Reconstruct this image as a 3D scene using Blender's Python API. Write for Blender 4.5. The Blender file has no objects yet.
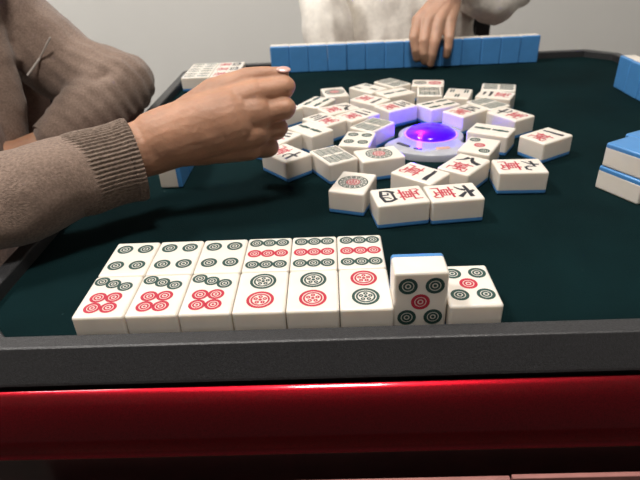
import bpy, bmesh, math, random
from mathutils import Vector, Matrix, noise
random.seed(4)
S = 0.01                      # all lengths below are centimetres
SC = bpy.context.scene
COL = SC.collection
PI = math.pi
W, L, T = 3.1, 4.235, 2.1       # tile width, length, thickness

# ------------------------------------------------------------- camera numbers
F = 539.83
YAW, PITCH, ROLL = -0.030148, 0.531353, -0.049079
CAM = Vector((15.268, -24.481, 21.167))
def cam_axes():
    f = Vector((math.sin(YAW)*math.cos(PITCH), math.cos(YAW)*math.cos(PITCH), -math.sin(PITCH)))
    r = Vector((math.cos(YAW), -math.sin(YAW), 0)); u = r.cross(f)
    c, s = math.cos(ROLL), math.sin(ROLL)
    return r*c+u*s, u*c-r*s, f
CR, CU, CF = cam_axes()
def P(px, py, Y, rpx=0):
    """point of the place seen at (px,py) that lies at distance-plane y=Y; returns point, radius in cm"""
    d = CF + CR*((px-320)/F) - CU*((py-240)/F)
    t = (Y-CAM.y)/d.y
    p = CAM + d*t
    return (p, rpx*t/F)

# ------------------------------------------------------------- materials
def mat(name, color, rough=.5, metal=0, noise_scale=None, noise_amt=.15, bump=0, bump_scale=None,
        coat=0, coat_rough=.1, sss=0, emis=None, estr=0, spec=.5, sheen=0, sscale=.004, srad=(1, .35, .2), detail=4, dark=None, speck=None):
    m = bpy.data.materials.new(name); m.use_nodes = True
    nt = m.node_tree; N = nt.nodes; K = nt.links; b = N['Principled BSDF']
    b.inputs['Base Color'].default_value = (*color, 1)
    b.inputs['Roughness'].default_value = rough
    b.inputs['Metallic'].default_value = metal
    b.inputs['Specular IOR Level'].default_value = spec
    b.inputs['Coat Weight'].default_value = coat
    b.inputs['Coat Roughness'].default_value = coat_rough
    if sheen:
        b.inputs['Sheen Weight'].default_value = sheen
        b.inputs['Sheen Roughness'].default_value = .5
    if sss:
        b.inputs['Subsurface Weight'].default_value = sss
        b.inputs['Subsurface Radius'].default_value = srad
        b.inputs['Subsurface Scale'].default_value = sscale
    if emis:
        b.inputs['Emission Color'].default_value = (*emis, 1)
        b.inputs['Emission Strength'].default_value = estr
    tc = N.new('ShaderNodeTexCoord')
    if noise_scale:
        n = N.new('ShaderNodeTexNoise'); n.inputs['Scale'].default_value = noise_scale; n.inputs['Detail'].default_value = detail
        K.new(tc.outputs['Object'], n.inputs['Vector'])
        r = N.new('ShaderNodeValToRGB')
        dk = dark or tuple(c*(1-noise_amt) for c in color)
        lt = tuple(min(1, c*(1+noise_amt)) for c in color)
        r.color_ramp.elements[0].position = .3; r.color_ramp.elements[1].position = .7
        r.color_ramp.elements[0].color = (*dk, 1); r.color_ramp.elements[1].color = (*lt, 1)
        K.new(n.outputs['Fac'], r.inputs['Fac'])
        out = r.outputs['Color']
        if speck:
            n2 = N.new('ShaderNodeTexNoise'); n2.inputs['Scale'].default_value = speck[0]; n2.inputs['Detail'].default_value = 1
            K.new(tc.outputs['Object'], n2.inputs['Vector'])
            r2 = N.new('ShaderNodeValToRGB'); r2.color_ramp.elements[0].position = speck[1]; r2.color_ramp.elements[1].position = min(1, speck[1]+.06)
            K.new(n2.outputs['Fac'], r2.inputs['Fac'])
            mx = N.new('ShaderNodeMix'); mx.data_type = 'RGBA'
            K.new(r2.outputs['Color'], mx.inputs['Factor']); K.new(out, mx.inputs['A']); mx.inputs['B'].default_value = (*speck[2], 1)
            out = mx.outputs['Result']
        K.new(out, b.inputs['Base Color'])
    if bump:
        n = N.new('ShaderNodeTexNoise'); n.inputs['Scale'].default_value = bump_scale; n.inputs['Detail'].default_value = 3
        K.new(tc.outputs['Object'], n.inputs['Vector'])
        bp = N.new('ShaderNodeBump'); bp.inputs['Strength'].default_value = bump; bp.inputs['Distance'].default_value = .001
        K.new(n.outputs['Fac'], bp.inputs['Height']); K.new(bp.outputs['Normal'], b.inputs['Normal'])
    return m

IVORY = mat('ivory_plastic', (.80, .735, .655), .28, noise_scale=60, noise_amt=.03, coat=.25, coat_rough=.15, sss=.35, sscale=.006, srad=(1, .85, .65))
BLUE = mat('blue_plastic', (.07, .25, .56), .3, noise_scale=60, noise_amt=.05, coat=.2, coat_rough=.2)
GREEN_INK = mat('green_ink', (.018, .06, .05), .5, noise_scale=900, noise_amt=.4)
RED_INK = mat('red_ink', (.46, .018, .045), .5, noise_scale=900, noise_amt=.25)
BLACK_INK = mat('black_ink', (.012, .014, .022), .45, noise_scale=900, noise_amt=.4)
FELT = mat('green_felt', (.0026, .0125, .0140), .95, noise_scale=14, noise_amt=.22, bump=.5, bump_scale=900, spec=.06, speck=(230, .80, (.05, .08, .08)))
RIMM = mat('charcoal_plastic', (.034, .034, .036), .36, noise_scale=900, noise_amt=.3, bump=.35, bump_scale=1500, speck=(1600, .70, (.07, .07, .075)), spec=.5)
BLACKP = mat('black_plastic', (.006, .006, .007), .5, noise_scale=200, noise_amt=.3)
REDP = mat('red_metallic_lacquer', (.27, .003, .010), .33, metal=1, noise_scale=1500, noise_amt=.3, coat=1, coat_rough=.10, bump=.12, bump_scale=1800)
DARKL = mat('dark_red_lacquer', (.020, .003, .004), .3, noise_scale=80, noise_amt=.3, coat=.6, coat_rough=.2)
ROSE = mat('rose_trim', (.30, .13, .115), .45, noise_scale=90, noise_amt=.12)
CONSOLE = mat('white_console_plastic', (.42, .43, .47), .35, noise_scale=90, noise_amt=.06, coat=.3)
CHROME = mat('button_chrome', (.75, .5, .42), .25, metal=.6, noise_scale=90, noise_amt=.1, emis=(1, .45, .3), estr=.25)
SLOT = mat('slot_dark', (.03, .03, .07), .3, noise_scale=90, noise_amt=.2)
DARKDISC = mat('dark_disc_matt', (.01, .01, .05), 1, noise_scale=90, noise_amt=.2, spec=0)
SKIN = mat('skin', (.41, .213, .13), .6, noise_scale=45, noise_amt=.14, sss=.25, bump=.25, bump_scale=500)
SKIN2 = mat('skin_paler', (.47, .265, .175), .5, noise_scale=45, noise_amt=.12, sss=.25, bump=.2, bump_scale=500)
NAIL = mat('fingernail', (.66, .40, .35), .25, noise_scale=80, noise_amt=.08, coat=.4)
KNIT = mat('taupe_knit', (.235, .168, .133), .95, noise_scale=500, noise_amt=.26, bump=.8, bump_scale=900, spec=.1, sheen=.25, detail=8)
KNITC = mat('taupe_rib_knit', (.20, .15, .12), .95, noise_scale=420, noise_amt=.35, bump=1, bump_scale=800, spec=.1, sheen=.2, detail=6)
CREAM = mat('cream_knit', (.82, .78, .71), .95, noise_scale=120, noise_amt=.08, bump=.6, bump_scale=300, spec=.1, sheen=.2)
TROUSER = mat('dark_trousers', (.02, .02, .025), .9, noise_scale=120, noise_amt=.2)
CORD = mat('white_cord', (.55, .5, .46), .8, noise_scale=120, noise_amt=.1)
CHAIRM = mat('black_chair_frame', (.008, .008, .01), .4, noise_scale=120, noise_amt=.2)
CHAIRF = mat('black_chair_fabric', (.02, .02, .022), .9, noise_scale=300, noise_amt=.3)
WALL = mat('wall_paint', (.78, .77, .74), .9, noise_scale=3, noise_amt=.03, bump=.1, bump_scale=60)
CEIL = mat('ceiling_paint', (.7, .69, .67), .9, noise_scale=3, noise_amt=.02)
FLOORM = mat('floor_tile', (.05, .04, .035), .45, noise_scale=5, noise_amt=.15)
LAMPM = mat('lamp_diffuser', (.9, .9, .9), .5, emis=(1, .95, .88), estr=6)
LAMPF = mat('lamp_frame', (.6, .6, .6), .4, noise_scale=20, noise_amt=.05)

def dome_material():
    m = bpy.data.materials.new('lit_blue_dome'); m.use_nodes = True
    nt = m.node_tree; N = nt.nodes; K = nt.links; N.clear()
    out = N.new('ShaderNodeOutputMaterial')
    tr = N.new('ShaderNodeBsdfTransparent'); tr.inputs[0].default_value = (.2, .10, 1, 1)
    gl = N.new('ShaderNodeBsdfGlossy'); gl.inputs['Roughness'].default_value = .12
    em = N.new('ShaderNodeEmission'); em.inputs['Color'].default_value = (.045, .0, 1, 1); em.inputs['Strength'].default_value = .75
    tc = N.new('ShaderNodeTexCoord'); no = N.new('ShaderNodeTexNoise'); no.inputs['Scale'].default_value = 45
    K.new(tc.outputs['Object'], no.inputs['Vector'])
    mr = N.new('ShaderNodeMapRange'); mr.inputs['To Min'].default_value = .3; mr.inputs['To Max'].default_value = 2.0
    K.new(no.outputs['Fac'], mr.inputs['Value']); K.new(mr.outputs[0], em.inputs['Strength'])
    fr = N.new('ShaderNodeFresnel'); fr.inputs['IOR'].default_value = 1.5
    m1 = N.new('ShaderNodeMixShader'); m1.inputs[0].default_value = .35
    K.new(em.outputs[0], m1.inputs[1]); K.new(tr.outputs[0], m1.inputs[2])
    m2 = N.new('ShaderNodeMixShader'); K.new(fr.outputs[0], m2.inputs[0])
    K.new(m1.outputs[0], m2.inputs[1]); K.new(gl.outputs[0], m2.inputs[2])
    K.new(m2.outputs[0], out.inputs['Surface'])
    return m
DOME = dome_material()
LED = mat('led_strip', (.5, .3, .9), .4, emis=(.12, .01, 1), estr=2)

# ------------------------------------------------------------- object helpers
def link(o, parent=None):
    COL.objects.link(o)
    if parent: o.parent = parent
    return o
def obj(name, bm, mats, parent=None, smooth=False, loc=None):
    """link a bmesh (in cm) as one mesh object"""
    bm.normal_update()
    me = bpy.data.meshes.new(name)
    bmesh.ops.scale(bm, vec=(S, S, S), verts=bm.verts)
    if smooth:
        for f in bm.faces: f.smooth = True
    bm.to_mesh(me); bm.free()
    for m in (mats if isinstance(mats, (list, tuple)) else [mats]): me.materials.append(m)
    o = bpy.data.objects.new(name, me); link(o, parent)
    if loc: o.location = Vector(loc)*S
    return o
def tag(o, label, cat, group=None, kind=None):
    o['label'] = label; o['category'] = cat
    if group: o['group'] = group
    if kind: o['kind'] = kind
    return o
def thing(name, label, cat, loc=(0, 0, 0), group=None):
    o = bpy.data.objects.new(name, None); link(o); o.location = Vector(loc)*S
    o.empty_display_size = .02
    return tag(o, label, cat, group)
def struct(name, bm, m):
    o = obj(name, bm, m); o['kind'] = 'structure'; return o
def box(bm, x0, x1, y0, y1, z0, z1, mi=0, bevel=0):
    vs = [bm.verts.new((x, y, z)) for z in (z0, z1) for x, y in ((x0, y0), (x1, y0), (x1, y1), (x0, y1))]
    fs = [bm.faces.new([vs[i] for i in q]) for q in ((3, 2, 1, 0), (4, 5, 6, 7), (0, 1, 5, 4), (1, 2, 6, 5), (2, 3, 7, 6), (3, 0, 4, 7))]
    for f in fs: f.material_index = mi
    if bevel:
        es = list({e for f in fs for e in f.edges})
        bmesh.ops.bevel(bm, geom=es, offset=bevel, segments=3, profile=.5, affect='EDGES')
    return bm
def loft(bm, rings, cap0=True, cap1=True, closed=True, mi=0, smooth=True):
    rv = [[bm.verts.new(p) for p in r] for r in rings]
    n = len(rv[0])
    for a, b in zip(rv, rv[1:]):
        for i in range(n if closed else n-1):
            f = bm.faces.new((a[i], a[(i+1) % n], b[(i+1) % n], b[i])); f.material_index = mi; f.smooth = smooth
    for on, ring in ((cap0, rv[0][::-1]), (cap1, rv[-1])):
        if on:
            f = bm.faces.new(ring); f.material_index = mi
            for e in f.edges: e.smooth = False
    return rv
def sharp_ring(bm, ring):
    for a, b in zip(ring, ring[1:]+ring[:1]):
        e = bm.edges.get((a, b))
        if e: e.smooth = False
def lathe(bm, prof, seg=48, c=(0, 0), mi=0):
    rings = [[(c[0]+r*math.cos(2*PI*k/seg), c[1]+r*math.sin(2*PI*k/seg), z) for k in range(seg)] for r, z in prof]
    return loft(bm, rings, mi=mi)

# ------------------------------------------------------------- tiles
def rrect(w, l, r, inset, z, k=5):
    w2, l2 = w/2-inset, l/2-inset; r = max(.02, r-inset)
    pts = []
    for cx, cy, a0 in ((w2-r, l2-r, 0), (-w2+r, l2-r, PI/2), (-w2+r, -l2+r, PI), (w2-r, -l2+r, 1.5*PI)):
        for i in range(k+1):
            a = a0+PI/2*i/k
            pts.append((cx+r*math.cos(a), cy+r*math.sin(a), z))
    return pts
TW, TLn = W-.02, L-.025
ZM = T+.004
def annulus(bm, cx, cy, r1, r0, mi, seg=26):
    if r0 <= 0:
        f = bm.faces.new([bm.verts.new((cx+r1*math.cos(2*PI*k/seg), cy+r1*math.sin(2*PI*k/seg), ZM)) for k in range(seg)])
        f.material_index = mi; return
    a = [bm.verts.new((cx+r1*math.cos(2*PI*k/seg), cy+r1*math.sin(2*PI*k/seg), ZM)) for k in range(seg)]
    b = [bm.verts.new((cx+r0*math.cos(2*PI*k/seg), cy+r0*math.sin(2*PI*k/seg), ZM)) for k in range(seg)]
    for k in range(seg):
        f = bm.faces.new((a[k], a[(k+1) % seg], b[(k+1) % seg], b[k])); f.material_index = mi
def stroke(bm, pts, w0, w1, mi, lift=0):
    """a brush stroke: flat ribbon along pts whose width runs from w0 to w1"""
    P2 = [Vector((x, y)) for x, y in pts]; n = len(P2)
    lft, rgt = [], []
    for i, p in enumerate(P2):
        d = (P2[min(i+1, n-1)]-P2[max(i-1, 0)]).normalized(); nn = Vector((-d.y, d.x))
        w = (w0+(w1-w0)*i/(n-1))/2
        if i == 0: p = p-d*w*.6
        if i == n-1: p = p+d*w*.6
        lft.append(bm.verts.new((p.x+nn.x*w, p.y+nn.y*w, ZM+lift))); rgt.append(bm.verts.new((p.x-nn.x*w, p.y-nn.y*w, ZM+lift)))
    for i in range(n-1):
        f = bm.faces.new((rgt[i], rgt[i+1], lft[i+1], lft[i])); f.material_index = mi
G_, R_, B_ = 1, 2, 3
def ring_mark(bm, u, v, r, mi):
    cx, cy, r = (u-.5)*W, (v-.5)*L, r*W
    annulus(bm, cx, cy, r*1.06, r*.68, mi); annulus(bm, cx, cy, r*.57, r*.34, mi); annulus(bm, cx, cy, r*.20, 0, mi, 14)
def big_mark(bm, u, v, r, mi):
    cx, cy, r = (u-.5)*W, (v-.5)*L, r*W
    annulus(bm, cx, cy, r*1.02, r*.80, mi, 40); annulus(bm, cx, cy, r*.72, r*.58, mi, 40)
    for k in range(5):
        a = 2*PI*k/5+.3
        annulus(bm, cx+r*.36*math.cos(a), cy+r*.36*math.sin(a), r*.17, r*.05, mi, 12)
    annulus(bm, cx, cy, r*.14, 0, mi, 12)
def bamboo(bm, u, v, h, mi, ang=0, w=.085):
    cx, cy = (u-.5)*W, (v-.5)*L; h = h*L; w = w*W
    d = Vector((-math.sin(ang), math.cos(ang)))
    for s in (-1, 1):
        a = Vector((cx, cy))+d*(s*h*.06); b = Vector((cx, cy))+d*(s*h*.46); m = (a+b)/2
        stroke(bm, [a, a.lerp(m, .4), m, b.lerp(m, .4), b], w*1.2, w*1.2, mi)
    stroke(bm, [Vector((cx, cy))-d*h*.03, Vector((cx, cy))+d*h*.03], w*1.7, w*1.7, mi, .001)
GLY = {
 '1': [([(.0, .46), (.35, .54), (.7, .54), (1.0, .62)], .15, .24)],
 '2': [([(.2, .78), (.5, .8), (.8, .84)], .13, .16), ([(.03, .18), (.5, .2), (.97, .26)], .15, .2)],
 '3': [([(.15, .9), (.85, .94)], .12, .15), ([(.22, .52), (.78, .56)], .12, .14), ([(.02, .1), (.5, .12), (.98, .18)], .14, .18)],
 '4': [([(.04, .80), (.04, .45), (.2, .06)], .17, .13), ([(.04, .8), (.5, .92), (.98, .78), (.96, .4), (.80, .06)], .13, .17),
       ([(.4, .8), (.36, .5), (.26, .38)], .1, .07), ([(.6, .8), (.6, .45), (.74, .42)], .1, .1), ([(.2, .14), (.82, .16)], .1, .12)],
 '5': [([(.12, .92), (.88, .96)], .12, .14), ([(.48, .92), (.4, .5), (.3, .08)], .11, .1), ([(.2, .55), (.78, .58), (.7, .08)], .1, .13), ([(.0, .05), (1, .08)], .13, .17)],
 '6': [([(.48, 1.02), (.58, .84)], .12, .2), ([(.02, .62), (.4, .68), (.98, .72)], .13, .19), ([(.4, .48), (.28, .2), (.06, .0)], .18, .06), ([(.6, .5), (.78, .28), (.95, .05)], .1, .22)],
 '7': [([(.02, .5), (.5, .6), (.98, .72)], .14, .18), ([(.45, .98), (.44, .4), (.5, .14), (.8, .08), (.95, .26)], .15, .09)],
 '8': [([(.36, .80), (.28, .45), (.0, .06)], .24, .06), ([(.52, .98), (.62, .55), (.80, .24), (1.05, .1)], .12, .28)],
 '9': [([(.42, 1.0), (.36, .5), (.02, .05)], .15, .06), ([(.08, .62), (.66, .72), (.6, .3), (.7, .08), (.95, .1), (1.0, .32)], .14, .12)],
}
WAN = [([(.02, .88), (.98, .90)], .08, .10), ([(.3, 1.02), (.33, .78)], .09, .07), ([(.7, 1.02), (.66, .78)], .09, .07),
       ([(.22, .74), (.26, .46)], .08, .08), ([(.22, .74), (.8, .75), (.76, .46)], .07, .08), ([(.24, .605), (.77, .605)], .06, .06), ([(.26, .47), (.76, .47)], .07, .07),
       ([(.5, .75), (.5, .14)], .08, .08), ([(.06, .36), (.06, .0)], .08, .06), ([(.06, .35), (.94, .37), (.94, .05), (.8, .0)], .08, .09), ([(.34, .1), (.7, .15)], .07, .09), ([(.64, .26), (.76, .08)], .06, .09)]
def glyph(bm, strokes, u0, v0, w, h, mi):
    for i, (pts, a, b) in enumerate(strokes):
        q = [((u0-.5+x*w)*W, (v0-.5)*L+y*h*L) for x, y in pts]
        stroke(bm, q, a*w*W, b*w*W, mi, .0004*i)
def face_marks(bm, k):
    if k == 'c1':
        annulus(bm, 0, 0, .41*W, .37*W, G_, 48)
        for j in range(14):
            a = 2*PI*j/14; annulus(bm, .305*W*math.cos(a), .305*W*math.sin(a), .056*W, .018*W, G_, 12)
        annulus(bm, 0, 0, .235*W, .205*W, G_, 40)
        annulus(bm, 0, 0, .19*W, .15*W, R_, 40)
        for j in range(7):
            a = 2*PI*j/7; annulus(bm, .09*W*math.cos(a), .09*W*math.sin(a), .036*W, 0, R_, 10)
        annulus(bm, 0, 0, .04*W, 0, R_, 10)
    elif k in ('c2', 'c2r'):
        big_mark(bm, .5, .74, .26, G_ if k == 'c2' else R_); big_mark(bm, .5, .29, .26, R_ if k == 'c2' else G_)
    elif k == 'c3':
        for u, v, m in ((.24, .80, G_), (.5, .5, R_), (.76, .2, G_)): ring_mark(bm, u, v, .16, m)
    elif k == 'c4':
        for u in (.27, .73):
            for v in (.77, .29): ring_mark(bm, u, v, .165, G_)
    elif k == 'c5':
        for u in (.26, .75):
            for v in (.78, .26): ring_mark(bm, u, v, .165, G_)
        ring_mark(bm, .5, .52, .165, R_)
    elif k == 'c7':
        for u, v in ((.2, .86), (.46, .79), (.73, .715)): ring_mark(bm, u, v, .145, G_)
        for u in (.31, .62):
            for v in (.455, .215): ring_mark(bm, u, v, .155, R_)
    elif k == 'c9':
        for v, m in ((.83, G_), (.51, R_), (.19, G_)):
            for u in (.21, .5, .79): ring_mark(bm, u, v, .143, m)
    elif k == 'b2':
        bamboo(bm, .5, .72, .36, G_, w=.11); bamboo(bm, .5, .28, .36, G_, w=.11)
    elif k == 'b3':
        for u, v in ((.5, .75), (.22, .27), (.78, .27)):
            bamboo(bm, u-.05, v, .30, G_, w=.05); bamboo(bm, u+.05, v, .30, G_, w=.05)
    elif k == 'b4':
        for u in (.27, .73):
            for v in (.74, .27): bamboo(bm, u, v, .36, G_, w=.11)
    elif k == 'b8':
        for v, s in ((.73, 1), (.27, -1)):
            for q in range(6):
                dz = (q-2.5)*.275
                stroke(bm, [(x*W, (v-.5)*L+dz+s*(.13 if n % 2 else -.13)) for n, x in enumerate((-.38, -.19, 0, .19, .38))], .135, .135, G_, .0004*q)
            for x in (-.39, -.19, 0, .19, .39): stroke(bm, [(x*W, (v-.5)*L-.8), (x*W, (v-.5)*L+.8)], .07, .07, G_, .0030)
    elif k[0] == 'w':
        glyph(bm, GLY[k[1]], .18, .57, .64, .31, B_)
        glyph(bm, WAN, .19, .10, .62, .40, R_)
MESH = {}
def tile_meshes(kind):
    if kind in MESH: return MESH[kind]
    bm = bmesh.new(); zb = .42; r = .20; rad = .17
    rings = [rrect(TW, TLn, r, .02, zb), rrect(TW, TLn, r, 0, zb+.02), rrect(TW, TLn, r, 0, T-rad-.03), rrect(TW, TLn, r, 0, T-rad)]
    for i in range(1, 6):
        a = PI/2*i/5; rings.append(rrect(TW, TLn, r, rad*(1-math.cos(a)), T-rad+rad*math.sin(a)))
    rv = loft(bm, rings); sharp_ring(bm, rv[1])
    if kind != 'plain': face_marks(bm, kind)
    bmesh.ops.scale(bm, vec=(S, S, S), verts=bm.verts); bm.normal_update()
    me = bpy.data.meshes.new('tile_face_'+kind); bm.to_mesh(me); bm.free()
    for m in (IVORY, GREEN_INK, RED_INK, BLACK_INK): me.materials.append(m)
    if 'back' not in MESH:
        bm = bmesh.new(); rings = []
        for i in range(6):
            a = PI/2*(1-i/5); rings.append(rrect(TW, TLn, r, .18*(1-math.cos(a)), .18-.18*math.sin(a)))
        rings += [rrect(TW, TLn, r, 0, .21), rrect(TW, TLn, r, 0, zb-.02), rrect(TW, TLn, r, .02, zb)]
        rv = loft(bm, rings); sharp_ring(bm, rv[-2]); bmesh.ops.scale(bm, vec=(S, S, S), verts=bm.verts); bm.normal_update()
        mb = bpy.data.meshes.new('tile_back'); bm.to_mesh(mb); bm.free(); mb.materials.append(BLUE); MESH['back'] = mb
    MESH[kind] = me
    return me
def tile(kind, label, group, loc, rot):
    """rot: 3x3 matrix; local +Z is the marked face, local +Y the top of its sign"""
    me = tile_meshes(kind)
    e = bpy.data.objects.new('mahjong_tile', None); link(e); e.empty_display_size = .01
    e.matrix_world = Matrix.Translation(Vector(loc)*S) @ rot.to_4x4()
    tag(e, label, 'mahjong tile', group)
    f = bpy.data.objects.new('ivory_face', me); link(f, e)
    b = bpy.data.objects.new('blue_back', MESH['back']); link(b, e)
    return e
def Rz(a): return Matrix.Rotation(a, 3, 'Z')
def Rx(a): return Matrix.Rotation(a, 3, 'X')
def Ry(a): return Matrix.Rotation(a, 3, 'Y')

# own hand: two rows lying face up against the near rim
g1 = 'tiles laid face up in two rows by the near rim'
order = ['leftmost', 'second from left', 'third from left', 'fourth from left', 'fifth from left', 'rightmost']
kinds = ['c7', 'c7', 'c7', 'c2', 'c2', 'c2r']
desc = {'c7': 'three green and four red circles', 'c2': 'green circle above red circle', 'c2r': 'red circle above green circle'}
for k in range(6):
    tile(kinds[k], 'tile with %s, %s in the front face-up row' % (desc[kinds[k]], order[k]), g1, (-.14+(k+.5)*(W+.02), L/2+.0, 0), Rz(0))
for k in range(6):
    kd = 'c4' if k < 3 else 'c9'
    ds = 'four green circles' if k < 3 else 'nine small green and red circles'
    tile(kd, 'tile with %s, %s in the second face-up row' % (ds, order[k]), g1, (-.12+(k+.5)*(W+.015), L*1.5+.02, 0), Rz(random.uniform(-.003, .003)))
# standing five circle tile; top edge up, face towards the near side
tile('c5', 'tile standing upright with five circles facing the near rim', g1+' and beside them', (18.54+W/2, .40+T, L/2), Rx(PI/2))
tile('c5', 'five circle tile lying face up right of the upright tile', g1+' and beside them', (24.80-W/2, L/2, 0), Rz(0))

# the discards round the console: name, x, y, turn, face, label
D = [
('A',17.05,17.45,340.4,'c1','big single circle tile nearest the front, left of the four-character tile'),
('B',19.79,23.74,284.6,'c1','big single circle tile turned sideways in front-left of the lit console'),
('C',20.61,14.6,98.2,'w4','character four tile lying sideways, left one of the touching front pair'),
('D',24.97,14.88,275.4,'w6','character six tile lying sideways, right one of the touching front pair'),
('E',22.95,18.95,226.9,'w1','character one tile just behind the touching front pair'),
('F',27.1,20.56,319.7,'w8','character eight tile in front-right of the console, beside the nine character tile'),
('G',29.55,24.91,329.8,'c3','tile with three circles in a green red green diagonal, right of the console'),
('H',31.82,29.2,237.6,'b2','tile with two dark bamboo bars end to end, right behind the three circle tile'),
('I',31.73,19.67,267.6,'w9','character nine tile lying alone at front right on the green felt'),
('J',36.6,26.92,301.3,'w1','character one tile farthest right, lying apart on the green felt'),
('K',30.66,35.98,307.0,'w5','red and black character tile at the back right edge of the lit console'),
('M',35.21,34.09,31.4,'w7','red and black character tile at the right edge, behind the two bamboo bars tile'),
('N',33.82,38.25,209.5,'b8','dark-patterned bamboo tile between two character tiles at the back right'),
('O',35.68,41.79,61.0,'w2','character tile in front of the rearmost patterned tile at the right back'),
('Q',36.96,45.03,251.7,'b8','patterned bamboo tile rearmost at the right end of the discards'),
('R',31.38,42.94,159.7,'b3','tile with three short bamboo marks at the back, right of the eight bamboo tile'),
('S',28.53,48.45,77.7,'c2','two circle tile in red and green, rearmost in the middle of the discards'),
('U',28.03,44.43,351.6,'b8','eight bamboo tile just in front of the rearmost two circle tile'),
('V',28.12,38.82,297.1,'b4','bamboo tile with purple-lit side directly behind the console'),
('X',23.12,38.81,301.1,'w3','character tile with long purple-lit side at the back left of the console'),
('l',19.85,32.25,318.5,'b8','dark-patterned bamboo tile at the left edge of the console'),
('k',18.01,28.01,344.4,'c4','four circle tile among the discards left of the console'),
('j',15.45,23.95,208.4,'b8','dark-patterned bamboo tile at front left, beside the big sideways circle tile'),
('h',10.91,24.92,220.4,'w7','character tile with black hooked stroke right under the fist'),
('g',13.1,31.69,221.9,'b2','tile with two dark bars end to end just right of the fist'),
('d',14.57,34.74,41.4,'w3','character tile behind the two bar tile near the fist'),
('f',18.43,36.0,307.4,'w2','character tile behind the four circle tile'),
('e',16.34,38.67,301.1,'w8','character tile in the middle of the left part of the discards'),
('n',20.31,41.79,226.0,'w1','character one tile behind the centre left of the discards'),
('o',20.43,47.16,221.1,'b3','bamboo tile at the back left, behind the character one tile'),
('p',23.72,44.57,298.1,'b2','tile with a bamboo bar lying in front of the rearmost dark-patterned tile'),
('q',23.87,49.39,216.0,'b8','dark-patterned bamboo tile rearmost at the left back'),
('a',15.98,45.88,10.1,'c1','big red circle tile rearmost at the left of the discards'),
('b',13.72,41.69,329.7,'b4','pale bamboo tile at the left edge, in front of the big red circle tile'),
('c',9.56,40.2,43.6,'w4','tile half hidden behind the fist knuckles at the left edge'),
('i',9.83,29.41,323.5,'w2','tile mostly hidden behind the lower edge of the fist'),
]
for n, x, y, a, kd, lab in D:
    z = 0.0
    tile(kd, 'mahjong ' + lab if not lab.startswith('mahjong') else lab, 'discarded tiles lying face up around the lit console', (x, y, z), Rz(math.radians(a)))

# far wall: fourteen tiles on edge, blue backs to the camera
ords = ['first (left end)', 'second', 'third', 'fourth', 'fifth', 'sixth', 'seventh', 'eighth', 'ninth', 'tenth', 'eleventh', 'twelfth', 'thirteenth', 'fourteenth (right end)']
for k in range(14):
    x = 5.95+(k+.5)*W*.998; a = random.uniform(-.012, .012)
    R = Rz(a) @ Rz(PI) @ Rx(PI/2)       # marked face towards +y, blue back towards -y
    tile(['b4', 'w3', 'c3', 'c9', 'b3', 'w6', 'b8'][k % 7], 'blue-backed tile standing in the far row, %s counted from the left' % ords[k], 'blue-backed tiles standing in the far row', (x, 66.02+random.uniform(-.06, .06), L/2), R)
# right player's standing tiles, blue backs to -x
for k, nm in enumerate(['farthest of the three', 'middle of the three', 'nearest of the three']):
    y = 50.3-(k+.5)*W
    R = Rz(PI/2) @ Rx(PI/2)             # face to +x
    tile('w5', 'bright blue-backed tile standing at the right edge, %s' % nm, 'blue-backed tiles standing at the right edge', (54.2+random.uniform(-.05, .05), y, L/2), R)
# two-high stacks lying face down at the right edge
dv = Vector((1.82, -3.56, 0)).normalized(); nv = Vector((-dv.y, dv.x, 0))
c0 = Vector((38.34, 19.1, 0))
ang = math.atan2(dv.y, dv.x)-PI/2
def facedown(c, z, label, dz=0, tw=0):
    R = Rz(ang+tw) @ Ry(PI)
    tile('plain', label, 'face-down tiles stacked two high at the right edge', (c.x, c.y, z+T), R)
cA = c0+dv*(L/2)+nv*(W/2)
facedown(cA, 0, 'face-down tile at the bottom of the nearest blue stack at right')
facedown(cA+dv*.12+nv*.08, T, 'face-down tile on top of the nearest blue stack at right', tw=.02)
cB = cA+nv*(W+.03)
facedown(cB+dv*-.25, 0, 'face-down tile at the bottom of the second blue stack, cut by the frame')
facedown(cB+dv*-.45, T, 'face-down tile on top of the second blue stack, cut by the right frame edge')
# left far exposed sets
rows = ['nearest row', 'middle row', 'farthest row']
for j in range(3):
    y = 58.5+j*(W+.01)
    tile('b4', 'patterned tile at the far left rim, left tile of the %s' % rows[j], 'face-up tiles beside the far left rim', (-6.75+L/2, y, 0), Rz(-PI/2))
    tile('w4', 'character tile at the far left rim, right tile of the %s' % rows[j], 'face-up tiles beside the far left rim', (-6.70+L*1.5, y, 0), Rz(-PI/2))
# left player's standing tiles, seen under the wrist
for j, nm in enumerate(['nearer one', 'farther one']):
    R = Rz(-PI/2) @ Rx(PI/2)            # face to -x, blue back to +x
    tile('w2', 'blue-backed tile standing under the wrist, %s' % nm, 'blue-backed tiles standing under the wrist', (1.15, 23.6+j*(W+.02), L/2), R)

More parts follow.
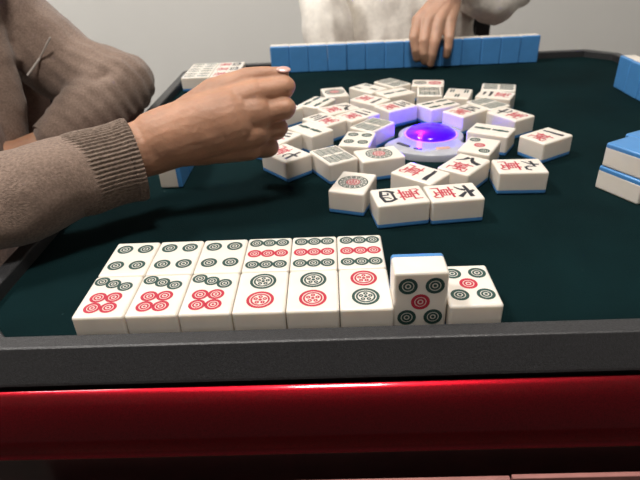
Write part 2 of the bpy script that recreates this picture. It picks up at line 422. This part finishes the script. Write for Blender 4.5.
# ------------------------------------------------------------- table
X0, X1, Y0, Y1 = -7.4, 61.0, -0.12, 68.7
TABLE = thing('mahjong_table', 'automatic mahjong table with green felt, charcoal rim and glossy red metallic sides', 'table', (26.8, 34.3, -75))
TB = Vector((26.8, 34.3, -75))
def tpart(name, bm, m, parent=None, smooth=False):
    bmesh.ops.translate(bm, vec=-TB, verts=bm.verts)
    return obj(name, bm, m, parent or TABLE, smooth)
def octo(d, z, ch=3.2):
    c = ch+d*(2-math.sqrt(2))
    a, b, e, g = X0-d, X1+d, Y0-d, Y1+d
    return [(a+c, e, z), (b-c, e, z), (b, e+c, z), (b, g-c, z), (b-c, g, z), (a+c, g, z), (a, g-c, z), (a, e+c, z)]
bm = bmesh.new(); loft(bm, [octo(.6, -.5), octo(.6, 0)], smooth=False); tpart('playing_surface', bm, FELT)
bm = bmesh.new()
prof = [(.02, -.4), (.02, .90), (.05, .98), (.12, 1.03), (1.05, 1.04), (1.11, 1.028), (1.18, .989), (1.21, .94), (1.95, -.95), (1.98, -1.1), (1.9, -1.18), (.7, -1.2)]
loft(bm, [octo(d, z) for d, z in prof]+[octo(*prof[0])], cap0=False, cap1=False, smooth=False)
tpart('rim', bm, RIMM)
bm = bmesh.new(); loft(bm, [octo(d, z) for d, z in [(.8, -1.2), (1.7, -1.2), (1.7, -4.6), (.8, -4.6), (.8, -1.2)]], cap0=False, cap1=False, smooth=False)
tpart('shadow_gap_frame', bm, BLACKP)
# red side panels, one per side and one per cut corner
pp = [(1.9, -1.62), (1.92, -1.50), (2.0, -1.43), (2.1, -1.42)]
for k in range(1, 15):
    sl = math.radians(27+60*(k/14)**.85); d0, z0 = pp[-1]; pp.append((d0+.283*math.cos(sl), z0-.283*math.sin(sl)))
d0, z0 = pp[-1]
pp += [(d0+.05, z0-.04), (d0+.09, z0-.09), (d0+.09, z0-.16), (d0+.04, z0-.24), (d0-.6, z0-.3), (1.9, z0-.3)]
print('red bottom', d0, z0)
for i in range(8):
    side = i % 2 == 0
    bm = bmesh.new()
    rings = []
    a0, b0 = octo(pp[0][0], 0)[i], octo(pp[0][0], 0)[(i+1) % 8]
    for t in (.0008 if side else .01, .9992 if side else .99):
        ring = []
        for d, z in pp:
            o = octo(d, z); ring.append(Vector(o[i]).lerp(Vector(o[(i+1) % 8]), t))
        rings.append(ring)
    loft(bm, rings, cap0=False, cap1=False)
    tpart('side_panel' if side else 'corner_panel', bm, REDP)
bm = bmesh.new(); loft(bm, [octo(3.7, z0-.32), octo(3.7, -9), octo(4.75, -9.3), octo(4.7, -16), octo(3.0, -17)], smooth=False)
tpart('cabinet_body', bm, DARKL)
# rose drawer lips under the near edge
bm = bmesh.new(); box(bm, -3, 24.7, -5.2, -4.9, -10, -6.15, bevel=.06); tpart('drawer_front', bm, ROSE)
bm = bmesh.new(); box(bm, 24.8, 57, -5.2, -4.9, -10, -6.05, bevel=.06); tpart('drawer_front', bm, ROSE)
bm = bmesh.new(); box(bm, 14, 40, 21, 47, -71, -16.9, bevel=2); tpart('pedestal', bm, DARKL)
bm = bmesh.new(); box(bm, 2, 52, 9, 59, -75, -70.9, bevel=1.2); tpart('base', bm, BLACKP)
# centre console
CX, CY = 26.2, 32.25
def plate_r(th):
    d = abs((math.degrees(th)+105+180) % 360-180)      # control lip towards the near side
    k = max(0, min(1, (68-d)/24)); k = k*k*(3-2*k)
    return 3.5+2.65*k
bm = bmesh.new(); rings = []
for off, z in ((0, 0), (0, .62), (-.04, .70), (-.12, .75), (-.45, .80)):
    rings.append([(CX+(plate_r(2*PI*k/96)+off)*math.cos(2*PI*k/96), CY+(plate_r(2*PI*k/96)+off)*math.sin(2*PI*k/96), z) for k in range(96)])
rings.append([(CX+2.98*math.cos(2*PI*k/96), CY+2.98*math.sin(2*PI*k/96), .84) for k in range(96)])
rings.append([(CX+2.90*math.cos(2*PI*k/96), CY+2.90*math.sin(2*PI*k/96), .72) for k in range(96)])
loft(bm, rings)
con = tpart('centre_console', bm, CONSOLE)
def cpart(name, bm, m, smooth=False):
    bmesh.ops.translate(bm, vec=-TB, verts=bm.verts); return obj(name, bm, m, con, smooth)
bm = bmesh.new()
R0 = 2.70; H0 = .95
lathe(bm, [(R0*math.cos(a), .74+H0*math.sin(a)) for a in [PI/2*i/12 for i in range(12)]]+[(.02, .74+H0)], 56, (CX, CY))
bm.faces.ensure_lookup_table()
dome = cpart('dice_dome', bm, DOME, True)
bm = bmesh.new(); lathe(bm, [(2.79, .73), (2.89, .73), (2.89, .82), (2.79, .82)], 64, (CX, CY)); cpart('light_ring', bm, LED)
bm = bmesh.new(); lathe(bm, [(2.76, .725), (2.76, .745), (.3, .75)], 48, (CX, CY)); cpart('dome_dark_disc', bm, DARKDISC)  # dark disc added under the dome to mute the bright spot of its light
for a, r, w_, l_, m_, nm in ((-84, 4.5, .55, 1.5, CHROME, 'start_button'), (-137, 4.6, .45, 1.7, SLOT, 'dark_slot'), (-115, 4.9, .3, .9, SLOT, 'dark_slot')):
    bm = bmesh.new(); a = math.radians(a)
    z = .79
    loft(bm, [rrect(l_, w_, .22, 0, z), rrect(l_, w_, .22, 0, z+.07), rrect(l_, w_, .22, .05, z+.1)])
    bmesh.ops.rotate(bm, cent=(0, 0, 0), matrix=Rz(a+PI/2), verts=bm.verts)
    bmesh.ops.translate(bm, vec=(CX+r*math.cos(a), CY+r*math.sin(a), 0), verts=bm.verts)
    cpart(nm, bm, m_)
def point_light(name, loc, energy, color, rad):
    d = bpy.data.lights.new(name, 'POINT'); d.energy = energy; d.color = color; d.shadow_soft_size = rad*S
    o = bpy.data.objects.new(name, d); link(o); o.location = Vector(loc)*S; return o
point_light('console_glow', (CX-1.0, CY+.5, 1.12), .34, (.25, .02, 1), .16)

# ------------------------------------------------------------- people
def capsule(bm, a, ra, b, rb, seg=18, flat=None):
    a, b = Vector(a), Vector(b); d = (b-a); ln = d.length
    if ln < 1e-4: d = Vector((0, 0, 1)); ln = 1e-4
    d = d.normalized(); q = Vector((0, 0, 1)).rotation_difference(d).to_matrix()
    rings = []
    for i in range(1, 7):
        t = PI/2*i/6; rings.append((ra*math.sin(t), -ra*math.cos(t)))
    for i in range(0, 6):
        t = PI/2*i/6; rings.append((rb*math.cos(t), ln+rb*math.sin(t)))
    R = [[a+q @ Vector((r*math.cos(2*PI*k/seg), r*math.sin(2*PI*k/seg), z)) for k in range(seg)] for r, z in rings]
    loft(bm, R)
def chain(bm, pts, seg=18):
    for (a, ra), (b, rb) in zip(pts, pts[1:]): capsule(bm, a, ra, b, rb, seg)
def organic(name, bm, voxel, smooth_it, m, parent, disp=None, base=(0, 0, 0)):
    """fuse overlapping volumes into one continuous skin"""
    me = bpy.data.meshes.new(name+'_src'); bm.normal_update(); bm.to_mesh(me); bm.free()
    o = bpy.data.objects.new(name+'_src', me); COL.objects.link(o)
    r = o.modifiers.new('r', 'REMESH'); r.mode = 'VOXEL'; r.voxel_size = voxel
    s = o.modifiers.new('s', 'SMOOTH'); s.factor = .5; s.iterations = smooth_it
    dg = bpy.context.evaluated_depsgraph_get(); dg.update()
    m2 = bpy.data.meshes.new_from_object(o.evaluated_get(dg)); bpy.data.objects.remove(o); bpy.data.meshes.remove(me)
    b2 = bmesh.new(); b2.from_mesh(m2); bpy.data.meshes.remove(m2); b2.normal_update()
    if disp:
        mv = [(v, v.normal*disp(v.co, v.normal)) for v in b2.verts]
        for v, d in mv: v.co += d
    bmesh.ops.translate(b2, vec=-Vector(base), verts=b2.verts)
    return obj(name, b2, m, parent, True)
def tube(name, pts, seg, m, parent, base, fn, caps=True):
    """tube through (point, radius) with a radius function fn(s, theta)"""
    n = len(pts); rings = []
    K = 40
    def at(t):
        f = t*(n-1); i = min(int(f), n-2); u = f-i
        return pts[i][0].lerp(pts[i+1][0], u), pts[i][1]*(1-u)+pts[i+1][1]*u
    up = Vector((0, 0, 1))
    for k in range(K+1):
        t = k/K; p, r = at(t); q, _ = at(min(1, t+.02)); q0, _ = at(max(0, t-.02))
        d = (q-q0).normalized(); x = d.cross(up).normalized(); y = x.cross(d)
        rings.append([p+(x*math.cos(2*PI*j/seg)+y*math.sin(2*PI*j/seg))*r*fn(t, 2*PI*j/seg)-Vector(base) for j in range(seg)])
    # folded-in end so the opening has thickness
    p, r = at(1); d = (at(1)[0]-at(.96)[0]).normalized()
    rings.append([(v-(p-Vector(base)))*.93+(p-Vector(base)) for v in rings[-1]])
    rings.append([(v-(p-Vector(base)))*.98+(p-Vector(base))-d*.6 for v in rings[-1]])
    bm = bmesh.new(); loft(bm, rings, cap0=False, cap1=False)
    return obj(name, bm, m, parent, True)
def nz(p, sc): return noise.noise(Vector(p)*sc)

# ---- the player at left
b1 = (-34, 26, -75)
PER = thing('person', 'person at left in taupe knit sweater reaching a fist over the discards', 'person', b1)
WR = P(170, 141, 17.2, 29)
armR = [P(-150, 250, 6.5, 48), P(-60, 222, 9, 46), P(20, 196, 11.5, 45), P(60, 181, 13.0, 42), P(78, 175, 13.7, 40.5)]
bm = bmesh.new()
# forearm and wrist
chain(bm, [P(-150, 250, 6.5, 34), P(20, 196, 11.5, 32), P(110, 158, 15.2, 28), P(150, 147, 16.8, 28), P(178, 137, 17.6, 29.5)], 24)
# palm
for a, b in ((P(172, 124, 17.8, 20), P(254, 95, 18.4, 15)), (P(174, 132, 17.3, 25), P(256, 112, 17.9, 18)),
             (P(176, 140, 17.3, 26), P(254, 130, 17.9, 17.5)), (P(182, 147, 17.5, 20), P(248, 146, 18.3, 15)),
             (P(200, 120, 18.2, 27), P(244, 112, 18.7, 24)), (P(200, 132, 18.2, 28), P(240, 134, 18.8, 23))):
    chain(bm, [a, b], 20)
chain(bm, [P(160, 140, 17.1, 30), P(205, 126, 17.9, 33), P(230, 119, 18.3, 33)], 24)
for pts in (
    [P(252, 95, 18.4, 13.5), P(285, 86.5, 18.7, 10.6), P(284, 90, 21.0, 9.2), P(258, 98, 22.6, 9)],
    [P(254, 114, 18.0, 13), P(286, 107.5, 18.0, 10.2), P(285, 111, 20.6, 9), P(256, 116, 22.4, 9)],
    [P(251, 131, 18.1, 12), P(279, 128.0, 18.3, 9.2), P(277, 131, 20.6, 9), P(254, 134, 22.2, 8.5)],
    [P(246, 146, 18.5, 11.5), P(270, 147.0, 18.7, 9.0), P(268, 149, 20.8, 8.5), P(248, 151, 22.0, 8)]):
    chain(bm, pts, 18)
# thumb resting on the index finger
chain(bm, [P(186, 116, 18.6, 18), P(216, 95, 19.2, 17.5), P(248, 79, 19.6, 11.5), P(268, 74.5, 19.5, 8.2), P(283, 72.8, 19.2, 6.0)], 18)
# left arm skin inside its sleeve, and a core that joins both arms under the sweater
LSH, LEL, LFO = P(-20, 0, 51, 22), P(112, 88, 47, 15), P(64, 137, 40, 15)
LHD = P(20, 157, 37, 17)
chain(bm, [LSH, P(18, 40, 51, 20), P(72, 78, 49, 18), LEL, P(96, 108, 44, 15), LFO, LHD, P(-60, 172, 34, 20)], 18)
RSH = (Vector((-30, 8, 20)), 5)
chain(bm, [P(-150, 250, 6.5, 34), (Vector((-20, 4, -4)), 4), RSH, (Vector((-34, 26, 24)), 5), LSH], 18)
chain(bm, [(Vector((-34, 26, 24)), 5), (Vector((-34, 26, 34)), 5.2)], 18)
def hand_disp(p, n):
    return .05*nz(p, .9)+.018*nz(p, 3.0)
organic('body', bm, .12, 4, SKIN, PER, hand_disp, b1)
# thumb nail
bm = bmesh.new()
bmesh.ops.create_uvsphere(bm, u_segments=16, v_segments=10, radius=1)
bmesh.ops.scale(bm, vec=(.58, .32, .09), verts=bm.verts)
npos = P(283.5, 69.4, 18.95)[0]
bmesh.ops.rotate(bm, cent=(0, 0, 0), matrix=Rx(.62) @ Ry(.10), verts=bm.verts)
bmesh.ops.translate(bm, vec=npos-Vector(b1), verts=bm.verts)
obj('thumb_nail', bm, NAIL, PER, True)
# sweater: torso and both sleeves, one surface
bm = bmesh.new()
for x, y, r in ((-35, 20, 12), (-35, 32, 12), (-33, 26, 12)):
    chain(bm, [(Vector((x, y, -26)), r), (Vector((x+1, y, 0)), r-.5), (Vector((x+2, y, 16)), r-1.5)], 24)
chain(bm, [(Vector((-31, 11, 20)), 7), (Vector((-33, 26, 23)), 7.5), (Vector((-29, 42, 20)), 7.5)], 24)
chain(bm, [RSH[:1]+(7,), (Vector((-24, 5, 4)), 6), armR[0]], 24)
chain(bm, armR, 28)
chain(bm, [P(-50, -40, 50, 52), P(-10, 6, 50, 46), P(20, 33, 50, 42), P(72, 72, 49, 37), P(120, 85, 47, 33), P(100, 106, 44, 32), P(78, 124, 41.5, 29), P(60, 140, 39.5, 25)], 28)
chain(bm, [P(-30, 20, 54, 50), P(0, 90, 54, 46), P(6, 150, 54, 40)], 20)
# open front edge of the jacket
chain(bm, [P(-30, 10, 44, 26), P(-8, 60, 42, 22), P(4, 100, 41, 20), P(8, 140, 40, 20)], 20)
CREASE = (P(124, 52, 43.2)[0], P(76, 98, 42.5)[0])
def knit_disp(p, n):
    d = .45*nz(p, .12)+.16*nz(p, .45)+.05*nz(p, 1.3)
    # gathered rings round the bent left elbow
    q = p-LEL[0]
    if q.length < 15 and p.y > 30:
        w = max(0, 1-q.length/15)
        ax = (LFO[0]-LEL[0]).normalized()
        d += .16*w*math.sin(q.dot(ax)*4.0+2.2*nz(p, .25))
    if p.y > 38:
        a, b = CREASE; t = max(0, min(1, (p-a).dot(b-a)/(b-a).length_squared)); u = (p-a.lerp(b, t)).length
        d += -.5*math.exp(-(u/.6)**2)+.18*math.exp(-((u-1.7)/.8)**2)
    # long folds along the near forearm
    if p.y < 20 and p.x > -22:
        d += .12*math.sin(p.x*.9+p.z*.7+2*nz(p, .2))
    return d
organic('sweater', bm, .42, 3, KNIT, PER, knit_disp, b1)
cuffR = [P(70, 178, 13.4, 41), P(100, 169, 14.6, 40), P(126, 162, 15.7, 40.5), P(136, 159.5, 16.1, 40)]
rib = lambda t, th: (1+.022*math.cos(th*62))*(1+.02*math.sin(t*9))*(.985 if t < .06 else 1)
tube('cuff', cuffR, 496, KNITC, PER, b1, rib)
cuffL = [P(66, 135, 40.2, 27), P(52, 146, 38.8, 24.5)]
tube('cuff', cuffL, 240, KNITC, PER, b1, lambda t, th: 1+.006*math.cos(th*60))
bm = bmesh.new(); chain(bm, [P(20, 70, 56, 34), P(28, 100, 56, 28), P(30, 150, 56, 28)], 20)  # dark volume filling the space behind the bent left arm
organic('dark_torso_fill', bm, .5, 3, TROUSER, PER, None, b1)
# hood drawstring
bm = bmesh.new(); chain(bm, [P(50, 38, 44.3, 1.0), P(40, 58, 44.3, 1.0), P(28, 75, 43.5, 1.2)], 10)
bmesh.ops.translate(bm, vec=-Vector(b1), verts=bm.verts); obj('drawstring', bm, CORD, PER, True)
# trousers
bm = bmesh.new()
for y in (18, 34):
    chain(bm, [(Vector((-36, y, -24)), 9), (Vector((-3, y+ (y-26)*.5, -25.5)), 6.8), (Vector((-5, y+(y-26)*.5, -66)), 4.6)], 20)
    chain(bm, [(Vector((-5, y+(y-26)*.5, -70.5)), 4.4), (Vector((9, y+(y-26)*.6, -71.3)), 3.6)], 20)
organic('trousers', bm, .8, 3, TROUSER, PER, None, b1)

# ---- the player opposite
b2 = (31, 92, -75)
PE2 = thing('person', 'person opposite in cream sweater lifting tiles from the far blue row', 'person', b2)
bm = bmesh.new()
chain(bm, [P(463, -30, 76, 13.5), P(452, -12, 72.5, 13), P(446, 2, 69.6, 14)], 20)
for a, b in ((P(444, 0, 69.6, 12), P(419, 21, 67.4, 7.5)), (P(446, 2, 69.4, 12), P(428, 22, 66.6, 7.5)),
             (P(448, 4, 69.4, 12), P(438.5, 22, 66.4, 7.5)), (P(450, 4, 69.6, 11), P(449, 22, 66.8, 7.5))):
    chain(bm, [a, b], 18)
for pts in (
    [P(419, 21, 67.4, 7.2), P(414, 38, 64.9, 5.0), P(416, 50, 64.5, 4.8), P(417, 58, 64.7, 4.2)],
    [P(428, 22, 66.6, 7.4), P(424, 41, 64.6, 5.2), P(424, 53, 64.2, 5), P(425, 61, 64.5, 4.4)],
    [P(438.5, 22, 66.4, 7.4), P(435, 42, 64.4, 5.2), P(432.5, 54, 64.0, 4.5), P(430.5, 64, 64.3, 3.9)],
    [P(449, 22, 66.8, 7.2), P(449, 38, 64.8, 4.9), P(448, 48, 64.4, 4.3), P(446.5, 55, 64.6, 3.8)]):
    chain(bm, pts, 16)
# thumb behind the row
chain(bm, [P(447, 2, 70.4, 9), P(438, 16, 71.4, 6.5), P(434, 30, 70.6, 5.2), P(432, 40, 69.5, 4.4)], 16)
# arms and core under the sweater
chain(bm, [P(463, -30, 76, 13.5), P(492, -2, 81, 14), P(530, -60, 90, 16), (Vector((31, 90, 24)), 5), (Vector((14, 88, 18)), 5), P(318, 10, 82, 12), P(330, -20, 80, 12)], 16)
chain(bm, [(Vector((31, 90, 24)), 5), (Vector((31, 90, 36)), 5.2)], 16)
organic('body', bm, .14, 2, SKIN2, PE2, lambda p, n: .04*nz(p, .9), b2)
bm = bmesh.new()
for x in (27.5, 30, 35):
    chain(bm, [(Vector((x, 89.5, -24)), 10.5), (Vector((x, 89, 0)), 9.5), (Vector((x, 90, 18)), 9)], 24)
chain(bm, [(Vector((15, 90, 21)), 7), (Vector((31, 91, 25)), 7), (Vector((50, 91, 21)), 7)], 22)
chain(bm, [(Vector((15, 90, 21)), 7), P(318, -14, 84, 22), P(326, 26, 81, 25), P(332, 60, 79, 22)], 22)
chain(bm, [(Vector((50, 91, 21)), 7), P(512, -20, 86, 25), P(493, -3, 81.5, 25), P(474, -8, 78, 20), P(463, -20, 75.6, 18)], 22)
FOLD = (P(336, -6, 78)[0], P(347, 48, 77.5)[0])
def cream_disp(p, n):
    a, b = FOLD; t = max(0, min(1, (p-a).dot(b-a)/(b-a).length_squared)); u = (p-a.lerp(b, t)).length
    fold = -2.2*t*math.exp(-(u/1.7)**2)
    return fold + .9*nz(p+Vector((3, 0, 0)), .10)+.45*nz(Vector((p.x*1.6, p.y, p.z*.8)), .3)+.12*math.sin(p.x*1.1+3*nz(p, .12))
organic('sweater', bm, .5, 3, CREAM, PE2, cream_disp, b2)
bm = bmesh.new()
for x in (23, 39):
    chain(bm, [(Vector((x, 88, -24)), 8.5), (Vector((x, 62, -25)), 6.5), (Vector((x+(x-31)*.5, 66, -66)), 4.4)], 20)
    chain(bm, [(Vector((x+(x-31)*.5, 67, -70.7)), 4.2), (Vector((x+(x-31)*.5, 61, -71.3)), 3.6)], 20)
organic('trousers', bm, .8, 3, TROUSER, PE2, None, b2)
# chair behind
cb = Vector((31, 92, -75))
CH = thing('chair', 'black framed chair behind the person in the cream sweater', 'chair', cb)
def chp(name, m, *boxes):
    bm = bmesh.new()
    for bx in boxes: box(bm, *bx, bevel=.4)
    bmesh.ops.translate(bm, vec=-cb, verts=bm.verts); obj(name, bm, m, CH)
chp('seat', CHAIRF, (15, 51, 76, 103, -38.5, -35.3))
for x in (14.5, 48.3):
    chp('leg', CHAIRM, (x, x+3.4, 76.5, 79.5, -75, -38.6))
    chp('leg', CHAIRM, (x, x+3.4, 103.2, 106.2, -75, 24))
chp('backrest', CHAIRF, (18, 48.2, 103.6, 105.8, -2, 22))

# ------------------------------------------------------------- room
bm = bmesh.new(); box(bm, -190, 230, -200, 170, -80, -75); struct('floor', bm, FLOORM)
bm = bmesh.new(); box(bm, -190, 230, 160, 170, -75, 175); struct('wall_back', bm, WALL)
bm = bmesh.new(); box(bm, -190, -180, -200, 160, -75, 175); struct('wall_left', bm, WALL)
bm = bmesh.new(); box(bm, 220, 230, -200, 160, -75, 175); struct('wall_right', bm, WALL)
bm = bmesh.new(); box(bm, -190, 230, -200, 170, 175, 180); struct('ceiling', bm, CEIL)
bm = bmesh.new(); box(bm, -180, 220, 158.6, 160, -75, -65, bevel=.3); struct('baseboard_back', bm, CEIL)
LX, LY = 15, -22
LP = thing('ceiling_lamp', 'square white ceiling lamp above the table', 'lamp', (LX, LY, 175))
bm = bmesh.new(); box(bm, -18, 18, -18, 18, -3, 0, bevel=.5); obj('lamp_housing', bm, LAMPF, LP)
bm = bmesh.new(); box(bm, -16, 16, -16, 16, -3.6, -3.02); obj('lamp_diffuser', bm, LAMPM, LP)
def area(name, loc, size, energy, color, rot=(0, 0, 0)):
    d = bpy.data.lights.new(name, 'AREA'); d.shape = 'SQUARE'; d.size = size*S; d.energy = energy; d.color = color
    o = bpy.data.objects.new(name, d); link(o); o.location = Vector(loc)*S; o.rotation_euler = rot; return o
area('ceiling_lamp_light', (LX, LY, 171), 30, 27, (1, .94, .875))
LP2 = thing('ceiling_lamp', 'square white ceiling lamp over the left side of the room', 'lamp', (-85, 42, 175))
bm = bmesh.new(); box(bm, -24, 24, -24, 24, -3, 0, bevel=.5); obj('lamp_housing', bm, LAMPF, LP2)
bm = bmesh.new(); box(bm, -22, 22, -22, 22, -3.6, -3.02); obj('lamp_diffuser', bm, LAMPM, LP2)
area('ceiling_lamp_light', (-85, 42, 171), 34, 30, (1, .97, .93))


w = bpy.data.worlds.new('world'); SC.world = w; w.use_nodes = True
w.node_tree.nodes['Background'].inputs[0].default_value = (1, .92, .85, 1)
w.node_tree.nodes['Background'].inputs[1].default_value = .07

# ------------------------------------------------------------- camera
cd = bpy.data.cameras.new('camera'); cam = bpy.data.objects.new('camera', cd); COL.objects.link(cam)
M = Matrix((CR, CU, -CF)).transposed().to_4x4(); M.translation = CAM*S
cam.matrix_world = M
cd.sensor_width = 36; cd.lens = F*36/640; cd.clip_start = .01; cd.clip_end = 20
cd.dof.use_dof = True; cd.dof.focus_distance = .36; cd.dof.aperture_fstop = 14
SC.camera = cam
SC.view_settings.view_transform = 'Standard'; SC.view_settings.look = 'None'
SC.view_settings.gamma = 1; SC.view_settings.use_curve_mapping = False
SC.view_settings.exposure = -0.05
